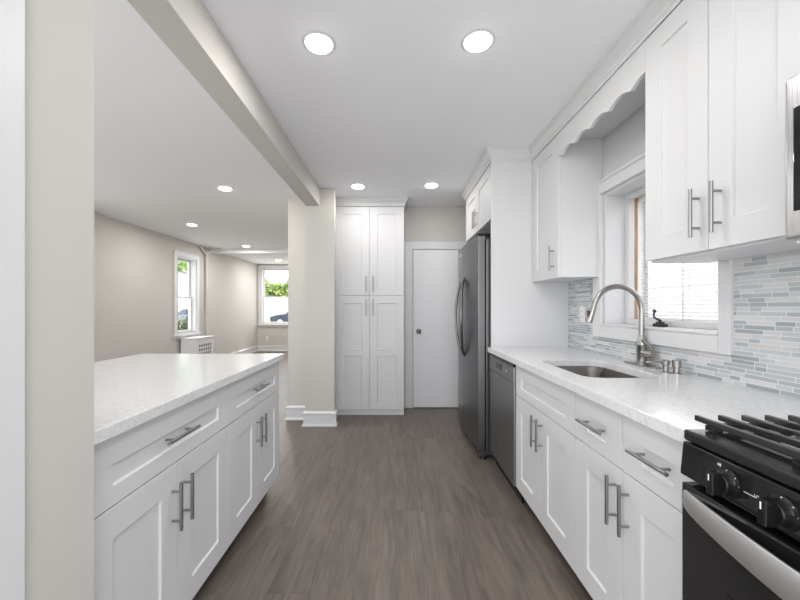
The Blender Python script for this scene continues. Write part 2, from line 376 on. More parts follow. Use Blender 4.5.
BX = XW+.196
bl = thing('window_blind', (BX+.015, 1.92, 1.15), 'white horizontal slat blind hanging inside the kitchen window', 'blind')
obj('head_rail', box(BX, BX+.032, 1.545, 2.312, 1.897, 1.927), 'blind', bl, .002)
obj('bottom_rail', box(BX+.002, BX+.030, 1.545, 2.312, 1.150, 1.162), 'blind', bl, .002)
z = 1.178; bm = bmesh.new()
while z < 1.892:
    v = bx(bm, BX+.004, BX+.028, 1.548, 2.310, z-.0005, z+.0005)
    for q in v: q.co.z += (q.co.x-(BX+.016))*.30
    z += .0205
obj('slats', bm, 'blind', bl)
for y in (1.66, 1.92, 2.18): obj('ladder_cord', tube(bmesh.new(), [(BX+.003, y, 1.157), (BX+.003, y, 1.90)], .0011, 6), 'blind', bl)
obj('tilt_wand', tube(bmesh.new(), [(BX-.008, 1.948, 1.15), (BX-.008, 1.948, 1.895)], .002, 8), 'gray_plaster', bl)

# crank on the sill
cr = thing('window_crank', (1.44, 1.955, 1.118), 'small dark curved metal crank on the kitchen window sill', 'window crank')
bm = bmesh.new(); bx(bm, 1.425, 1.455, 1.915, 1.995, 1.118, 1.136); bx(bm, 1.43, 1.45, 1.93, 1.98, 1.136, 1.146)
obj('base', bm, 'dark_bronze', cr, .004)
obj('arm', tube(bmesh.new(), [(1.44, 1.955, 1.140), (1.432, 1.945, 1.152), (1.428, 1.965, 1.160), (1.43, 1.985, 1.168), (1.43, 1.992, 1.182), (1.43, 1.985, 1.195), (1.428, 1.975, 1.203)], [.007, .008, .006, .0055, .005, .005, .005]), 'dark_bronze', cr)
obj('knob', lathe(bmesh.new(), (1.428, 1.985, 1.206), [(0, -.006), (.006, -.005), (.0075, 0), (.006, .012), (0, .016)], (0, -1, -.3)), 'dark_bronze', cr)

# ---------------------------------------------------------------- cabinetry helpers
def shaker(parent, name, org, U, Nn, w_, h_, stile=.088, rails=None, t=.019, m='cabinet', rec=.0085):
    """org: lower corner at the BACK of the door. rails: list of (v0, v1) panel openings"""
    U = Vector(U); Nn = Vector(Nn); org = Vector(org); Z = Vector((0, 0, 1))
    if rails is None: rails = [(stile, h_-stile)]
    us = [0, stile, w_-stile, w_]; vs = [0]
    for a, b in rails: vs += [a, b]
    vs.append(h_)
    bm = bmesh.new(); P = lambda u, v, n_: org+U*u+Z*v+Nn*n_
    g = [[bm.verts.new(P(u, v, t)) for v in vs] for u in us]
    nv = len(vs)
    for i in range(3):
        for j in range(nv-1):
            q = [g[i][j], g[i+1][j], g[i+1][j+1], g[i][j+1]]
            if i == 1 and j % 2 == 1:
                e = .0028; a, b, c, d_ = us[1]+e, us[2]-e, vs[j]+e, vs[j+1]-e
                r = [bm.verts.new(P(a, c, t-rec)), bm.verts.new(P(b, c, t-rec)), bm.verts.new(P(b, d_, t-rec)), bm.verts.new(P(a, d_, t-rec))]
                for k_ in range(4): bm.faces.new((q[k_], q[(k_+1) % 4], r[(k_+1) % 4], r[k_]))
                bm.faces.new(r)
            else: bm.faces.new(q)
    bk = [[bm.verts.new(P(u, v, 0)) for v in vs] for u in us]
    for i in range(3):
        for j in range(nv-1): bm.faces.new((bk[i][j], bk[i+1][j], bk[i+1][j+1], bk[i][j+1]))
    for i in range(3):
        bm.faces.new((g[i][0], g[i+1][0], bk[i+1][0], bk[i][0])); bm.faces.new((g[i][-1], g[i+1][-1], bk[i+1][-1], bk[i][-1]))
    for j in range(nv-1):
        bm.faces.new((g[0][j], g[0][j+1], bk[0][j+1], bk[0][j])); bm.faces.new((g[3][j], g[3][j+1], bk[3][j+1], bk[3][j]))
    return obj(name, bm, m, parent, .0013, 2, angle=50)
def pull(parent, c, axis, Nn, L=.165, r=.006, off=.032):
    """bar pull centred at c on the door face"""
    c = Vector(c); a = Vector(axis); n_ = Vector(Nn); bm = bmesh.new()
    tube(bm, [c+n_*off-a*L/2, c+n_*off+a*L/2], r, 14)
    for s in (-1, 1): tube(bm, [c+a*s*L*.31, c+n_*off+a*s*L*.31], r*.78, 10)
    o = obj('handle', bm, 'pull', parent); return o
UY = (0, 1, 0); UX = (1, 0, 0); NL = (-1, 0, 0); NR = (1, 0, 0); NF = (0, -1, 0); UZ = (0, 0, 1)
G = .0016

# ---------------------------------------------------------------- right base cabinets
def base_right(y0, y1, label, drawers, hands, name='base_cabinet'):
    c = thing(name, ((AR+XW)/2, (y0+y1)/2, 0), label, 'cabinet', 'base cabinets under the right counter')
    bm = bmesh.new(); e = .018; xf = AR+.0195
    bx(bm, xf, XW-.012, y0+.0005, y0+e, .10, .876); bx(bm, xf, XW-.012, y1-e, y1-.0005, .10, .876); bx(bm, xf, XW-.012, y0+e, y1-e, .10, .118); bx(bm, XW-.03, XW-.012, y0+e, y1-e, .118, .876)
    bx(bm, xf, xf+.018, y0+e, y1-e, .838, .876); bx(bm, xf, xf+.018, y0+e, y1-e, .66, .70)
    obj('carcass', bm, 'cabinet', c)
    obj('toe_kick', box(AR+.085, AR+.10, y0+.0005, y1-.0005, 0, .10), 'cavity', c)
    ym = (y0+y1)/2
    for a, b, hnd in ([(y0, y1, False)] if drawers == 1 else [(y0, ym, True), (ym, y1, True)]):
        d = shaker(c, 'drawer' if hnd else 'false_drawer', (AR+.019, a+G, .684), UY, NL, b-a-2*G, .188, .088, [(.052, .113)])
        if hnd: pull(d, (AR, (a+b)/2, .778), UY, NL)
    for a, b, hy in ((y0, ym, ym-.034), (ym, y1, ym+.034)):
        d = shaker(c, 'door', (AR+.019, a+G, .112), UY, NL, b-a-2*G, .568)
        pull(d, (AR, hy, .568), UZ, NL)
    return c
base_right(1.5015, 2.241, 'white shaker sink base cabinet with two doors, next to the dishwasher', 1, True)
base_right(.881, 1.5015, 'white shaker base cabinet with two drawers and two doors, next to the black range', 2, True)

# right counter with sink cut-out
def rrect(x0, x1, y0, y1, r, n_=8):
    out = []
    for cx, cy, a in ((x1-r, y1-r, 0), (x0+r, y1-r, 90), (x0+r, y0+r, 180), (x1-r, y0+r, 270)):
        for k_ in range(n_+1):
            t = math.radians(a+90*k_/n_); out.append((cx+r*math.cos(t), cy+r*math.sin(t)))
    return out
SK = (.845, 1.196, 1.578, 2.12)
def slab(outer, hole, z0, z1):
    bm = bmesh.new()
    loops = []
    for z in (z0, z1):
        es = []; L = []
        for lp in (outer, hole):
            if not lp: L.append([]); continue
            vs = [bm.verts.new((x, y, z)) for x, y in lp]; L.append(vs)
            es += [bm.edges.new((vs[i], vs[(i+1) % len(vs)])) for i in range(len(vs))]
        bmesh.ops.triangle_fill(bm, use_beauty=True, use_dissolve=True, edges=es); loops.append(L)
    for q in (0, 1):
        A, B = loops[0][q], loops[1][q]
        for i in range(len(A)): bm.faces.new((A[i], A[(i+1) % len(A)], B[(i+1) % len(B)], B[i]))
    return bm
XC = .727
bm = slab([(XC, .883), (XW-.0095, .883), (XW-.0095, YP-.001), (XC, YP-.001)], rrect(*SK, .072), .877, ZC)
tag(obj('countertop', bm, 'quartz', None, .003), 'white speckled quartz counter along the right wall with sink cut-out', 'countertop')
sk = thing('sink', ((SK[0]+SK[1])/2, (SK[2]+SK[3])/2, .70), 'undermount stainless steel sink bowl in the right counter', 'sink')
bm = bmesh.new()
rings = [(-.006, .0, .876, .078), (-.004, .0, .875, .076), (.004, 0, .80, .070), (.012, 0, .72, .062), (.035, 0, .704, .055), (.12, 0, .700, .03)]
prev = None
for ins, _, z, r in rings:
    vs = [bm.verts.new((x, y, z)) for x, y in rrect(SK[0]+ins, SK[1]-ins, SK[2]+ins, SK[3]-ins, r)]
    if prev:
        for i in range(len(vs)): f = bm.faces.new((prev[i], prev[(i+1) % len(vs)], vs[(i+1) % len(vs)], vs[i])); f.smooth = True
    prev = vs
bm.faces.new(prev)
o = obj('bowl', bm, 'steel_sink', sk); md = o.modifiers.new('solid', 'SOLIDIFY'); md.thickness = .0015; md.offset = 1
obj('drain', lathe(bmesh.new(), (1.0, 1.86, .7015), [(.045, 0), (.045, .004), (.036, .005), (.030, .001), (0, .001)]), 'chrome', sk)

# ---------------------------------------------------------------- faucet and dispensers
FX, FY = 1.318, 1.924
fa = thing('faucet', (FX, FY, ZC), 'tall brushed nickel gooseneck kitchen faucet behind the sink', 'faucet')
bm = bmesh.new(); lp = rrect(FX-.028, FX+.028, FY-.125, FY+.125, .0275)
A = [bm.verts.new((x, y, ZC+.0003)) for x, y in lp]; B = [bm.verts.new((x, y, ZC+.007)) for x, y in lp]
for i in range(len(A)): bm.faces.new((A[i], A[(i+1) % len(A)], B[(i+1) % len(A)], B[i]))
bm.faces.new(A[::-1]); bm.faces.new(B); obj('base_plate', bm, 'nickel', fa, .0015)
obj('body', lathe(bmesh.new(), (FX, FY, ZC+.007), [(.029, 0), (.029, .006), (.024, .010), (.024, .095), (.026, .100), (.026, .112), (.021, .120), (.0165, .150), (.0145, .155)]), 'nickel', fa)
R = .128; zc = 1.207; pts = [(FX, FY, 1.065), (FX, FY, 1.12), (FX, FY, 1.17)]
for k_ in range(0, 19): a = PI*k_/18*.93; pts.append((FX-R+R*math.cos(a), FY-.00*k_, zc+R*math.sin(a)))
obj('spout', tube(bmesh.new(), pts, .0135, 16), 'nickel', fa)
e = Vector(pts[-1]); dr = (Vector(pts[-1])-Vector(pts[-2])).normalized()
bm = bmesh.new(); tube(bm, [e-dr*.002, e+dr*.006, e+dr*.03, e+dr*.092, e+dr*.097], [.0135, .0145, .015, .0165, .015], 18)
sp = obj('spray_head', bm, 'nickel', fa)
bm = bmesh.new(); q = e+dr*.05+Vector((-.0165, 0, 0)); bx(bm, q.x-.004, q.x+.002, q.y-.007, q.y+.007, q.z-.02, q.z+.02); obj('spray_button', bm, 'dark_bronze', sp, .002)
lv = obj('valve', lathe(bmesh.new(), (FX, FY-.018, ZC+.068), [(.0, 0), (.021, .0), (.021, .055), (.019, .060), (0, .060)], (0.15, -1, 0)), 'nickel', fa)
bm = bmesh.new(); tube(bm, [(FX+.016, FY-.070, ZC+.075), (FX+.008, FY-.055, ZC+.105), (FX-.012, FY-.022, ZC+.140)], [.006, .0055, .005], 10); obj('lever', bm, 'nickel', lv)

sd = thing('soap_dispenser', (1.270, 1.690, ZC), 'brushed nickel soap pump with a thin spout beside the faucet', 'soap dispenser')
obj('base', lathe(bmesh.new(), (1.27, 1.69, ZC), [(.019, 0), (.019, .006), (.012, .010), (.012, .036), (.016, .040), (.016, .058), (.012, .062), (0, .062)]), 'nickel', sd)
obj('spout', tube(bmesh.new(), [(1.27, 1.69, ZC+.052), (1.24, 1.70, ZC+.054), (1.205, 1.71, ZC+.052), (1.198, 1.712, ZC+.046)], .005, 10), 'nickel', sd)
ag = thing('air_gap', (1.305, 1.668, ZC), 'short brushed nickel air gap cap just right of the soap pump', 'air gap')
obj('base', lathe(bmesh.new(), (1.305, 1.668, ZC), [(.021, 0), (.021, .005), (.014, .008)]), 'nickel', ag)
obj('cap', lathe(bmesh.new(), (1.305, 1.668, ZC+.0075), [(.014, 0), (.014, .022), (.018, .024), (.018, .055), (.015, .058), (0, .058)]), 'nickel', ag)

# outlets
def outlet(c, Nn, name, label, group=None):
    """duplex wall plate centred at c, facing Nn"""
    n_ = Vector(Nn); u = Vector((n_.y, -n_.x, 0)); c = Vector(c)
    r = thing(name, c-Vector((0, 0, .057)), label, 'outlet')
    def P(bm, du, dz, h0, h1, w2, h2):
        a = c+u*(du-w2)+n_*h0+Vector((0, 0, dz-h2)); b = c+u*(du+w2)+n_*h1+Vector((0, 0, dz+h2)); bx(bm, a.x, b.x, a.y, b.y, a.z, b.z)
    bm = bmesh.new(); P(bm, 0, 0, 0, .005, .035, .057); obj('cover_plate', bm, 'plastic_white', r, .002)
    for s in (-1, 1):
        bm = bmesh.new(); P(bm, 0, s*.02, .005, .0065, .015, .014); q = obj('socket', bm, 'plastic_white', r, .001)
        bm = bmesh.new(); P(bm, -.006, s*.02, .0065, .007, .0012, .005); P(bm, .006, s*.02, .0065, .007, .0012, .005); obj('slot', bm, 'dark', q)
outlet((XW-.0095, 2.61, 1.175), NL, 'wall_outlet', 'white outlet plate on the mosaic tile left of the faucet')
outlet((-3.63, YF-.0005, .37), NF, 'wall_outlet', 'white outlet plate under the far living room window')

# ---------------------------------------------------------------- dishwasher
DW0, DW1 = 2.243, YP-.003; XD = .742
dw = thing('dishwasher', (1.03, (DW0+DW1)/2, 0), 'stainless steel dishwasher between the refrigerator panel and sink cabinet', 'dishwasher')
obj('tub', box(XD+.04, XW-.03, DW0+.004, DW1-.004, .10, .868), 'cavity', dw)
obj('door', box(XD, XD+.038, DW0+.003, DW1-.003, .105, .745), 'steel_mid', dw, .004)
cp = obj('control_panel', box(XD-.002, XD+.038, DW0+.003, DW1-.003, .748, .849), 'steel_mid', dw, .004)
ym = (DW0+DW1)/2+.03
bm = bmesh.new(); bx(bm, XD-.004, XD-.0015, ym-.07, ym+.07, .785, .825); obj('pocket_handle', bm, 'black_gloss', cp, .004)
bm = bmesh.new(); bx(bm, XD-.0035, XD-.002, 2.38, 2.41, .80, .808); obj('badge', bm, 'chrome', cp)
obj('toe_panel', box(XD+.05, XD+.06, DW0+.003, DW1-.003, .0, .10), 'black_enamel', dw)
obj('shade_strip', box(XD-.002, XD+.045, DW0+.003, DW1-.003, .851, .8765), 'black_enamel', dw)  # black strip standing in for the shade under the counter edge

# ---------------------------------------------------------------- refrigerator surround
XP = .757
bm = box(XP, XW-.001, YP, YP+.02, .10, 2.375); bx(bm, XP+.09, XW-.001, YP, YP+.02, 0, .10)
tag(obj('tall_side_panel', bm, 'cabinet', None, .0015), 'tall white end panel between the refrigerator and the counter', 'cabinet panel')
tag(obj('tall_side_panel', box(XP+.02, XW-.001, 3.862, 3.88, 0, 2.375), 'cabinet', None, .0015), 'white end panel on the far side of the refrigerator', 'cabinet panel')
oc = thing('fridge_cabinet', (1.07, 3.35, 1.925), 'white two-door cabinet mounted above the refrigerator', 'cabinet')
y0, y1 = YP+.021, 3.861
obj('carcass', box(XP+.0225, XW-.001, y0, y1, 1.925, 2.375), 'cabinet', oc)
ym = (y0+y1)/2
for a, b, hy in ((y0, ym, ym-.035), (ym, y1, ym+.035)):
    d = shaker(oc, 'door', (XP+.022, a+G, 1.927), UY, NL, b-a-2*G, .445)
    pull(d, (XP+.003, hy, 2.045), UZ, NL)

fr = thing('refrigerator', (1.0, 3.345, 0), 'dark stainless side-by-side refrigerator with bowed handles', 'refrigerator')
f0, f1 = 2.885, 3.805; XFD = .656
obj('cabinet_body', box(XFD+.075, XW-.04, f0+.004, f1-.004, .035, 1.775), 'steel_dark', fr, .006)
fs = 3.37
for a, b, hy in ((f0, fs-.003, fs-.035), (fs+.003, f1, fs+.035)):
    bm = bmesh.new(); pr = [(XFD+.068, a), (XFD+.022, a)]
    for k_ in range(9):
        yy = a+(b-a)*k_/8; q_ = (yy-f0)/(f1-f0)*2-1; pr.append((XFD-.012+.024*q_*q_, yy))
    pr += [(XFD+.022, b), (XFD+.068, b)]
    extr(bm, pr, lambda q: (q[0], q[1], .075), lambda q: (q[0], q[1], 1.80))
    d = obj('door', bm, 'steel_dark', fr, .005, 3, angle=30)
    bm = bmesh.new(); pts = []; sg = 1 if a > 3.2 else -1
    for k_ in range(13):
        t = k_/12; q_ = math.sin(PI*t); pts.append((XFD-.020-(.052 if sg > 0 else .042)*q_**.7 if 0 < t < 1 else XFD-.006, hy+sg*(.05 if sg > 0 else .10)*q_, .77+.74*t))
    tube(bm, pts, [.010]+[.0125]*11+[.010], 12); obj('handle', bm, 'steel_dark', d)
    if a > 3: obj('badge', box(XFD-.011, XFD-.004, a+.16, a+.21, 1.725, 1.745), 'chrome', d)
obj('hinge_cover', box(XFD+.01, XFD+.12, f0+.01, f0+.07, 1.801, 1.822), 'black_plastic', fr, .004)
obj('hinge_cover', box(XFD+.01, XFD+.12, f1-.07, f1-.01, 1.801, 1.822), 'black_plastic', fr, .004)
obj('kick_grille', box(XFD+.03, XFD+.07, f0+.07, f1-.07, .02, .070), 'black_plastic', fr)
for y in (f0+.03, f1-.03):
    bm = bmesh.new(); lathe(bm, (XFD+.055, y, 0), [(.026, 0), (.026, .012), (.012, .016), (.012, .06)], seg=16); bx(bm, XFD+.03, XFD+.075, y-.024, y+.024, .03, .072); obj('foot', bm, 'steel_dark', fr)

# ---------------------------------------------------------------- upper cabinets
UB, UT = 1.425, 2.372
def upper(y0, y1, label, doors, z0=UB):
    c = thing('wall_cabinet', ((XU+XW)/2, (y0+y1)/2, z0), label, 'cabinet', 'upper cabinets on the right wall')
    obj('carcass', box(XU+.0195, XW-.001, y0+.0005, y1-.0005, z0, UT), 'cabinet', c, .001)
    for a, b, hy in doors:
        d = shaker(c, 'door', (XU+.019, a+G, z0-.004), UY, NL, b-a-2*G, UT-z0+.002)
        if hy: pull(d, (XU, hy, z0+.13), UZ, NL, .17)
    return c
upper(2.379, YP-.001, 'white wall cabinet with one door between the tall panel and window', [(2.379, YP-.004, 2.44)])
upper(.925, 1.551, 'white two-door wall cabinet between the window and microwave', [(.925, 1.239, 1.190), (1.239, 1.551, 1.275)])
upper(.12, .924, 'white wall cabinet directly above the microwave', [(.122, .52, .49), (.52, .922, .55)], 1.79)
obj_ = thing('window_valance', (XU+.01, 1.965, 2.21), 'scalloped white wooden valance board above the sink window', 'valance')
bm = bmesh.new(); P = []
ny = 120; ya, yb = 1.552, 2.378
for k_ in range(ny+1):
    y = ya+(yb-ya)*k_/ny; ph = (y-1.48)/.172
    P.append((y, 2.212+.028*abs(math.sin(PI*ph))**.8))
A = [bm.verts.new((XU+.002, y, z)) for y, z in P]; B = [bm.verts.new((XU+.02, y, z)) for y, z in P]
A2 = [bm.verts.new((XU+.002, y, UT)) for y, z in P]; B2 = [bm.verts.new((XU+.02, y, UT)) for y, z in P]
for i in range(ny):
    bm.faces.new((A[i], A[i+1], A2[i+1], A2[i])); bm.faces.new((B[i], B[i+1], B2[i+1], B2[i])); bm.faces.new((A[i], A[i+1], B[i+1], B[i])); bm.faces.new((A2[i], A2[i+1], B2[i+1], B2[i]))
bm.faces.new((A[0], B[0], B2[0], A2[0])); bm.faces.new((A[-1], B[-1], B2[-1], A2[-1]))
obj('scalloped_board', bm, 'cabinet', obj_)
obj('top_board', box(XU+.021, XW-.001, ya, yb, 2.338, 2.352), 'cabinet', obj_)
bm = bmesh.new(); bx(bm, XU+.022, XW-.030, .93, 1.545, UB-.0125, UB-.0005); lt = tag(obj('light_rail', bm, 'trim', None, .002), 'thin white board fixed under the wall cabinet beside the window', 'cabinet trim')

# crown along the right run, one continuous moulding
CP = [(0, 2.374), (.006, 2.374), (.008, 2.390), (.013, 2.394), (.016, 2.406), (.024, 2.418), (.035, 2.430), (.040, 2.444), (.047, 2.448), (.048, H-.0005), (0, H-.0005)]
def crown(name, path, m='cabinet', parent=None):
    """path: points in plan, outward = left of travel direction"""
    path = [Vector(p) for p in path]; bm = bmesh.new(); rows = []
    for i, p in enumerate(path):
        ns_ = []
        if i > 0: t = (p-path[i-1]).normalized(); ns_.append(Vector((-t.y, t.x)))
        if i < len(path)-1: t = (path[i+1]-p).normalized(); ns_.append(Vector((-t.y, t.x)))
        if len(ns_) == 2: mm = (ns_[0]+ns_[1]); off = mm/(1+ns_[0].dot(ns_[1]))
        else: off = ns_[0]
        rows.append([bm.verts.new((p.x+off.x*a, p.y+off.y*a, z)) for a, z in CP])
    k_ = len(CP)
    for a, b in zip(rows, rows[1:]):
        for i in range(k_): bm.faces.new((a[i], a[(i+1) % k_], b[(i+1) % k_], b[i]))
    bm.faces.new(rows[0][::-1]); bm.faces.new(rows[-1])
    return obj(name, bm, m, parent)
cw = crown('crown_molding', [(XU+.002, .12), (XU+.002, YP), (XP+.002, YP), (XP+.002, 3.88), (XW-.002, 3.88)])
tag(cw, 'white crown molding along the tops of the right wall cabinets', 'crown molding')

# ---------------------------------------------------------------- pantry cabinet
pc = thing('pantry_cabinet', (-.285, 4.25, 0), 'tall white four-door pantry cabinet between the post and door', 'cabinet')
px0, px1, pf = -.680, .102, 4.08
obj('carcass', box(px0, px1, pf+.0195, YD-.001, .065, 2.376), 'cabinet', pc, .001)
obj('toe_kick', box(px0, px1, pf+.03, pf+.045, 0, .065), 'trim', pc)
pm = (px0+px1)/2
for a, b, hx in ((px0, pm, pm-.040), (pm, px1, pm+.040)):
    d = shaker(pc, 'lower_door', (a+G, pf+.019, .068), UX, NF, b-a-2*G, 1.290, .088, [(.060, .608), (.690, 1.205)])
    pull(d, (hx, pf, 1.225), UZ, NF, .19)
    d = shaker(pc, 'upper_door', (a+G, pf+.019, 1.362), UX, NF, b-a-2*G, 1.008, .088, [(.080, .925)])
    pull(d, (hx, pf, 1.49), UZ, NF, .18)
crown('crown', [(px1, YD-.002), (px1, pf), (px0, pf)], 'cabinet', pc)

# ---------------------------------------------------------------- left island / peninsula
def base_left(y0, y1, label):
    c = thing('island_cabinet', (-1.2, (y0+y1)/2, 0), label, 'cabinet', 'cabinets under the left counter')
    obj('carcass', box(AL-.0195, -1.63, y0+.0005, y1-.0005, .10, .8765), 'cabinet', c)
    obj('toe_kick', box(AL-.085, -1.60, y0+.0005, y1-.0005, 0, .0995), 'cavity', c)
    ym = (y0+y1)/2
    d = shaker(c, 'drawer', (AL-.019, y0+G, .680), UY, NR, y1-y0-2*G, .190, .088, [(.054, .112)])
    pull(d, (AL, ym-.01, .776), UY, NR, .18)
    for a, b, hy in ((y0, ym, ym-.034), (ym, y1, ym+.034)):
        d = shaker(c, 'door', (AL-.019, a+G, .112), UY, NR, b-a-2*G, .564)
        pull(d, (AL, hy, .535), UZ, NR)
base_left(.892, 1.662, 'white shaker island cabinet nearest the beige wall end')
base_left(1.662, 2.395, 'white shaker island cabinet at the far end, nearer the living area')
tag(obj('island_countertop', box(-1.70, -.745, .889, 2.415, .877, ZC), 'quartz', None, .003), 'white speckled quartz counter on the left island cabinets', 'countertop')

# ---------------------------------------------------------------- range
R0, R1 = .118, .878; XR = .700
rg = thing('gas_range', (1.03, .5, 0), 'black gas range with cast iron grates and stainless oven handle', 'range')
obj('body', box(XR+.045, XW-.03, R0+.002, R1-.002, .02, .898), 'black_enamel', rg)
bm = bmesh.new(); bx(bm, XR+.002, XW-.03, R0, R1, .900, .926)
ct = obj('cooktop', bm, 'black_enamel', rg, .006, 3)
bm = bmesh.new()
bx(bm, XR+.045, XW-.06, R0+.03, R1-.03, .926, .9275); obj('cooktop_well', bm, 'black_gloss', ct)
bm = bmesh.new()   # sloped control panel
prof = [(XR+.001, .897), (XR+.050, .897), (XR+.050, .806), (XR-.006, .818), (XR-.006, .828)]
extr(bm, prof, lambda q: (q[0], R0+.001, q[1]), lambda q: (q[0], R1-.001, q[1]))
cp = obj('control_panel', bm, 'black_gloss', rg, .003)
def text(body, size, c, parent, name='marking'):
    cu = bpy.data.curves.new(name, 'FONT'); cu.body = body; cu.size = size; cu.align_x = 'CENTER'; cu.align_y = 'CENTER'; cu.extrude = .0003
    t = bpy.data.objects.new('tmp_text', cu); C.objects.link(t)
    bpy.context.view_layer.update(); me = bpy.data.meshes.new_from_object(t); bpy.data.objects.remove(t)
    bm = bmesh.new(); bm.from_mesh(me)
    rot = Matrix(((0, 0, -1), (-1, 0, 0), (0, 1, 0)))          # text x -> -Y (reads from the aisle), y -> Z, faces -X
    for v in bm.verts: v.co = rot @ v.co + Vector(c)
    return obj(name, bm, 'white_ink', parent)
nd = Vector((-1, 0, .02)).normalized()
for y in (.752, .645, .498, .345, .238):
    kc = Vector((XR-.003, y, .854))
    k_ = obj('knob', lathe(bmesh.new(), kc, [(.030, 0), (.030, .004), (.024, .006), (.022, .010), (.021, .020), (.019, .022), (0, .022)], nd, 28), 'black_plastic', rg)
    bm = bmesh.new(); bx(bm, kc.x-.042, kc.x-.018, y-.008, y+.008, kc.z-.024, kc.z+.024); gp = obj('grip', bm, 'black_plastic', k_, .003)
    bm = bmesh.new(); bx(bm, kc.x-.0428, kc.x-.0421, y-.0012, y+.0012, kc.z+.006, kc.z+.019); obj('pointer', bm, 'white_ink', k_)
    bm = bmesh.new()
    for a in (0, 45, 80, 115, 150, 185, 220):
        a = math.radians(90-a); cc = Vector((kc.x-.0046, y-.0265*math.cos(a), kc.z+.0265*math.sin(a))); bx(bm, cc.x-.0003, cc.x+.0003, cc.y-.0011, cc.y+.0011, cc.z-.0011, cc.z+.0011)
    obj('dial_mark', bm, 'white_ink', k_)
    bm = bmesh.new(); bx(bm, XR-.0046, XR-.0043, y-.058, y-.034, .8535, .8548); obj('pointer_line', bm, 'white_ink', cp)
text('HI', .009, (XR-.0045, .772, .884), cp)
text('LO', .008, (XR-.0068, .690, .858), cp)
# oven door: black glass front with a bowed stainless handle
od = obj('oven_door', box(XR-.004, XR+.044, R0+.004, R1-.003, .185, .800), 'black_gloss', rg, .004)
obj('oven_window', box(XR-.0055, XR-.004, R0+.12, R1-.12, .30, .62), 'black_gloss', od)
bm = bmesh.new(); nseg = 24; rows = []
for i in range(nseg+1):
    t = i/nseg; y = R0+.006+(R1-R0-.008)*t; b_ = math.sin(PI*t)**.75 if 0 < t < 1 else 0
    xo = XR-.002-.040*b_; zt = .785; zb = .739-.020*b_; th = .010
    rows.append([bm.verts.new(q) for q in ((xo+.002, y, zt), (xo, y, zt-.004), (xo-.001, y, (zt+zb)/2), (xo, y, zb+.004), (xo+.002, y, zb), (xo+th, y, zb+.003), (xo+th, y, zt-.003))])
for a, b in zip(rows, rows[1:]):
    for i in range(7): f = bm.faces.new((a[i], a[(i+1) % 7], b[(i+1) % 7], b[i])); f.smooth = True
bm.faces.new(rows[0][::-1]); bm.faces.new(rows[-1])
hd = obj('handle', bm, 'steel_light', od)
obj('storage_drawer', box(XR-.002, XR+.044, R0+.004, R1-.003, .045, .178), 'black_enamel', rg, .004)
for x in (XR+.08, XW-.08):
    for y in (R0+.05, R1-.05): obj('leg', lathe(bmesh.new(), (x, y, 0), [(.018, 0), (.018, .006), (.01, .008), (.01, .021)], seg=12), 'black_plastic', rg)
# burners
for x, y, r in ((.87, .74, .042), (1.17, .74, .034), (.87, .26, .046), (1.17, .26, .030), (1.02, .50, .045)):
    b_ = obj('burner', lathe(bmesh.new(), (x, y, .9275), [(r+.012, 0), (r+.010, .006), (r, .010), (r, .015)], seg=24), 'steel', rg)
    obj('burner_cap', lathe(bmesh.new(), (x, y, .9425), [(r*.95, 0), (r*.95, .005), (r*.8, .008), (0, .009)], seg=24), 'iron', b_)
# grates: three castings, bars running sideways
def bar(bm, a, b, w_=.0062, h_=.014):
    x0, y0, x1, y1 = a[0], a[1], b[0], b[1]; z = .957
    if abs(x1-x0) > abs(y1-y0): bx(bm, x0, x1, y0-w_, y0+w_, z-h_, z)
    else: bx(bm, x0-w_, x0+w_, y0, y1, z-h_, z)
for (g0, g1) in ((.634, .888), (.372, .626), (.110, .364)):
    bm = bmesh.new(); xs = [.744+.0575*i for i in range(10)]
    for i, x in enumerate(xs): bar(bm, (x, g0), (x, g1))
    for y in (g0+.03, g1-.035): bx(bm, xs[0], xs[-1], y-.006, y+.006, .933, .946)
    for x in (xs[0]+.012, xs[-1]-.012, xs[4]):
        for y in (g0+.03, g1-.035):
            v = bx(bm, x-.012, x+.012, y-.012, y+.012, .9275, .940); 
    obj('grate', bm, 'iron', rg, .002)

# ---------------------------------------------------------------- microwave
mw = thing('microwave', (1.17, .5, 1.382), 'stainless over-the-range microwave with black door window, at the right edge', 'microwave')
MX = .957
obj('body', box(MX+.045, XW-.002, R0+.002, R1+.010, 1.385, 1.785), 'steel_dark', mw, .003)
obj('bottom_plate', box(MX+.03, XW-.01, R0+.005, R1+.007, 1.378, 1.385), 'steel_light', mw)
dr_ = obj('door', box(MX, MX+.044, R0+.20, R1+.010, 1.384, 1.780), 'steel', mw, .010, 4)
obj('door_window', box(MX-.0025, MX+.002, R0+.25, R1-.014, 1.452, 1.700), 'black_gloss', dr_, .012, 4)
bm = bmesh.new(); tube(bm, [(MX+.002, R0+.225, 1.44), (MX-.035, R0+.225, 1.46), (MX-.035, R0+.225, 1.70), (MX+.002, R0+.225, 1.72)], .009, 12); obj('handle', bm, 'steel_light', dr_)
obj('control_panel', box(MX, MX+.044, R0+.002, R0+.197, 1.384, 1.780), 'black_gloss', mw, .008, 3)

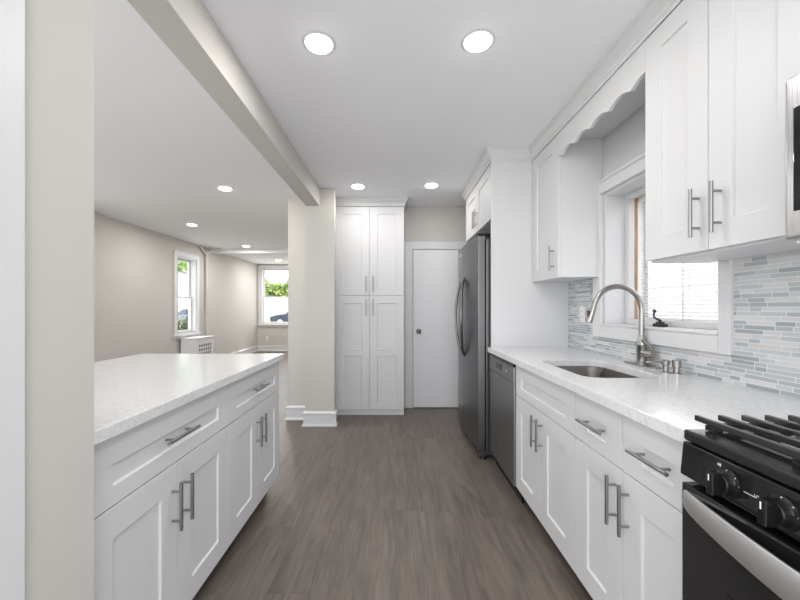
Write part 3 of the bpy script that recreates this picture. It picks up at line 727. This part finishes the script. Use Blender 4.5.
# ---------------------------------------------------------------- recessed lights
def downlight(x, y, label, z=H, p=1.):
    r = thing('ceiling_light', (x, y, z), label, 'ceiling light', 'recessed ceiling lights')
    obj('trim_ring', lathe(bmesh.new(), (x, y, z), [(.061, -.001), (.077, -.0008), (.078, -.002), (.072, -.005), (.063, -.006), (.061, -.004)], seg=40), 'trim', r)
    obj('lens', lathe(bmesh.new(), (x, y, z-.002), [(.061, 0), (.061, -.008), (.054, -.012), (0, -.0135)], seg=32), 'lens', r)
    ld = bpy.data.lights.new('lamp', 'AREA'); ld.shape = 'DISK'; ld.size = .11; ld.energy = LAMP*p; ld.color = (1, .975, .94)
    lo = bpy.data.objects.new('lamp', ld); C.objects.link(lo); lo.parent = r; lo.location = (0, 0, -.020)
for x, y, l, p in ((-.356, 1.687, 'round recessed ceiling light, nearest on the left above the kitchen aisle', 1), (.386, 1.675, 'round recessed ceiling light, nearest on the right above the kitchen aisle', 1),
    (-.377, 3.665, 'round recessed ceiling light in front of the pantry cabinet', .6), (.369, 3.635, 'round recessed ceiling light in front of the plain white door', .6),
    (-1.76, 3.73, 'round recessed living room light nearest the ceiling beam', 2.2), (-3.02, 5.355, 'round recessed living room light above the side wall, left of the side window', 2.2),
    (-2.98, 7.21, 'round recessed living room light just before the shallow ceiling beam', 3.2), (-3.01, 9.3, 'small round recessed light before the far living room window', 3.6),
    (-.36, -.30, 'added round recessed light above the camera, left, unseen, brightens the kitchen', 1), (.386, -.30, 'added round recessed light above the camera, right, unseen, brightens the kitchen', 1)):  # this last pair is added out of view to raise the brightness
    downlight(x, y, l, p=p)

# ---------------------------------------------------------------- living room
rc = thing('radiator_cover', (-3.74, 6.79, 0), 'white metal radiator cover with square-holed grille under the side window', 'radiator cover')
ry0, ry1, rx, rz = 6.50, 7.09, -3.575, .655
bm = bmesh.new(); e = .018
bx(bm, XL+.032, rx, ry0, ry0+e, 0, rz); bx(bm, XL+.032, rx, ry1-e, ry1, 0, rz)
bx(bm, rx-e, rx, ry0+e, ry0+.07, 0, rz); bx(bm, rx-e, rx, ry1-.07, ry1-e, 0, rz); bx(bm, rx-e, rx, ry0+.07, ry1-.07, rz-.10, rz); bx(bm, rx-e, rx, ry0+.07, ry1-.07, 0, .12)
obj('case', bm, 'radiator', rc)
obj('top', box(XL+.032, rx+.015, ry0-.012, ry1+.012, rz, rz+.02), 'radiator', rc, .003)
bm = bmesh.new(); ng = 6; sp = (ry1-ry0-.14)/ng
for i in range(ng+1): bx(bm, rx-.010, rx-.006, ry0+.07+i*sp-.016, ry0+.07+i*sp+.016, .12, rz-.10)
z = .12
while z < rz-.09: bx(bm, rx-.0105, rx-.0055, ry0+.07, ry1-.07, z-.014, z+.014); z += .0725
obj('grille', bm, 'radiator', rc)
obj('radiator', box(XL+.06, rx-.05, ry0+.05, ry1-.05, .08, .58), 'cavity', rc)
pp = thing('heating_pipe', (XL+.05, 7.36, 0), 'slim painted heating pipe rising beside the side window', 'pipe')
obj('riser', tube(bmesh.new(), [(XL+.05, 7.36, 0), (XL+.05, 7.36, 2.30)], .027, 14), 'wall', pp)
obj('elbow', tube(bmesh.new(), [(XL+.05, 7.36, 2.29), (XL+.05, 7.36, 2.33), (XL+.09, 7.40, 2.37), (XL+.22, 7.50, 2.43), (XL+.25, 7.53, H-.002)], [.034, .034, .03, .027, .027], 14), 'wall', pp)
obj('branch', tube(bmesh.new(), [(XL+.05, 7.36, 2.33), (XL+.03, 7.26, 2.38), (XL+.03, 7.16, H-.002)], .024, 12), 'wall', pp)

# ---------------------------------------------------------------- outdoors
struct('ground_outside', box(-60, 40, -30, 90, -.30, -.25), 'grass', 'pale ground outside the windows', 'ground')
struct('bounce_patio', box(-9, 9, -14, -1.21, -.25, -.06), 'concrete', 'added pale concrete terrace behind the camera, unseen, bounces daylight onto the ceiling', 'terrace')  # added reflector, throws sunlight up onto the ceiling
def leaves(name, c, rad, n_, size, m, parent=None, sd=1):
    rr = random.Random(sd); bm = bmesh.new()
    for i in range(n_):
        d = Vector((rr.gauss(0, 1), rr.gauss(0, 1), rr.gauss(0, 1))).normalized()*(rr.random()**.4)
        p = Vector((c[0]+d.x*rad[0], c[1]+d.y*rad[1], c[2]+d.z*rad[2])); u = Vector((rr.gauss(0, 1), rr.gauss(0, 1), rr.gauss(0, 1))).normalized(); v = u.orthogonal().normalized()
        s = size*(.6+rr.random()*.8); q = [p+u*s, p+v*s*.5, p-u*s, p-v*s*.5]; bm.faces.new([bm.verts.new(k) for k in q])
    return obj(name, bm, m, parent)
def tree(name, x, y, h0, h1, r, label, m, sd, n_=900, size=.22):
    t = thing(name, (x, y, -.25), label, 'tree' if name == 'tree' else 'shrub')
    leaves('foliage', (x, y, (h0+h1)/2), (r, r*.8, (h1-h0)/2), n_, size, m, t, sd)
    obj('trunk', tube(bmesh.new(), [(x, y, -.25), (x+.05, y, h0+.3)], [.14*r, .08*r], 8), 'bark', t)
hg = thing('hedge', (-11.5, 37, -.25), 'tall yellow-green hedge above the white fence beyond the far window', 'hedge')
for i_, (m_, nn) in enumerate((('leaf', 2600), ('leaf2', 2600), ('leaf3', 1000))):
    rr = random.Random(50+i_); bm = bmesh.new()
    for q in range(nn):
        x = rr.uniform(-17, -6); top = 3.9+.35*math.sin(x*1.7)+.25*math.sin(x*4.1+1); p = Vector((x, 37+rr.uniform(-.6, .6), 1.6+(top-1.6)*rr.random()**.7))
        u = Vector((rr.gauss(0, 1), rr.gauss(0, 1), rr.gauss(0, 1))).normalized(); v = u.orthogonal().normalized(); s0 = .2*(.6+rr.random()*.8)
        bm.faces.new([bm.verts.new(k) for k in (p+u*s0, p+v*s0*.6, p-u*s0, p-v*s0*.6)])
    obj('foliage', bm, m_, hg)
obj('stems', box(-17, -6, 36.9, 37.1, -.25, 2.6), 'leaf3', hg)
f_ = thing('white_fence', (-11, 33.5, -.25), 'long white fence behind the car beyond the far window', 'fence')
obj('boards', box(-16.5, -4, 33.5, 33.58, -.25, 2.1), 'siding', f_); obj('cap', box(-16.5, -4, 33.45, 33.63, 2.1, 2.18), 'siding', f_)
p_ = tag(obj('street_post', tube(bmesh.new(), [(-9.95, 27, -.25), (-9.95, 27, 1.5)], .08, 10), 'roof'), 'short grey post left of the parked car outside', 'post')
def car(x, y, rz, m_, label):
    c = thing('car', (x, y, -.25), label, 'car'); cs, sn = math.cos(rz), math.sin(rz)
    tr = lambda a, b, z: (x+a*cs-b*sn, y+a*sn+b*cs, z-.25)
    side = [(-2.2, .35), (-2.25, .75), (-1.6, .92), (-1.0, .98), (-.45, 1.42), (.75, 1.45), (1.5, 1.02), (2.1, .95), (2.25, .6), (2.2, .32)]
    bm = bmesh.new(); extr(bm, side, lambda q: tr(q[0], -.88, q[1]), lambda q: tr(q[0], .88, q[1])); obj('body', bm, m_, c, .06, 3)
    gl = [(-.88, .98), (-.42, 1.34), (.70, 1.37), (1.30, 1.0)]
    bm = bmesh.new(); extr(bm, gl, lambda q: tr(q[0], -.89, q[1]), lambda q: tr(q[0], .89, q[1])); obj('side_glass', bm, 'car_glass', c)
    for a in (-1.4, 1.4):
        for b in (-.80, .80):
            s = -1 if b < 0 else 1
            wl = obj('wheel', lathe(bmesh.new(), tr(a, b, .33), [(.33, -.1), (.34, 0), (.33, .1), (.22, .11)], (-sn*s, cs*s, 0), 24), 'rubber', c)
            obj('hubcap', lathe(bmesh.new(), tr(a, b+s*.11, .33), [(.21, 0), (.19, .02), (0, .03)], (-sn*s, cs*s, 0), 20), 'steel_light', wl)
car(-7.9, 30, 0, 'car_dark', 'dark blue parked car seen through the far window')
car(-15.2, 27.0, .3, 'car_blue', 'grey blue parked car seen through the side window')
def house(x0, x1, y0, y1, h, label, name='house'):
    c = thing(name, ((x0+x1)/2, (y0+y1)/2, -.25), label, 'house')
    obj('walls', box(x0, x1, y0, y1, -.25, h), 'siding', c)
    bm = bmesh.new(); xm = (x0+x1)/2; extr(bm, [(x0-.3, h), (x1+.3, h), (xm, h+1.8)], lambda q: (q[0], y0-.3, q[1]), lambda q: (q[0], y1+.3, q[1])); obj('roof', bm, 'roof', c)
    return c
hA = house(-24, -17.8, 30, 38, 4.2, 'white house seen through the living room side window')
for y in (31.5, 33.6): obj('window', box(-17.82, -17.76, y, y+1.0, 1.2, 2.6), 'car_glass', hA)
obj('window', box(-21.5, -20.5, 29.94, 30.02, 1.2, 2.6), 'car_glass', hA)
tree('shrub', -5.75, 9.9, -.2, 1.0, .5, 'dark green shrub low outside the side window', 'leaf3', 31, 900, .07)
tree('tree', -7.6, 12.4, 2.35, 4.0, .9, 'tree with overhanging leaves outside the side window', 'leaf', 41, 500, .11)
nb = thing('neighbour_house', (8.0, 6, -.25), 'white sided neighbouring house wall outside the kitchen window', 'house')
obj('walls', box(6.4, 10, -2, 14, -.25, 3.2), 'siding', nb)
bm = bmesh.new()
for k_ in range(18): v = bx(bm, 6.372, 6.40, -2, 14, -.2+k_*.19, -.2+k_*.19+.015)
obj('siding_laps', bm, 'siding', nb)
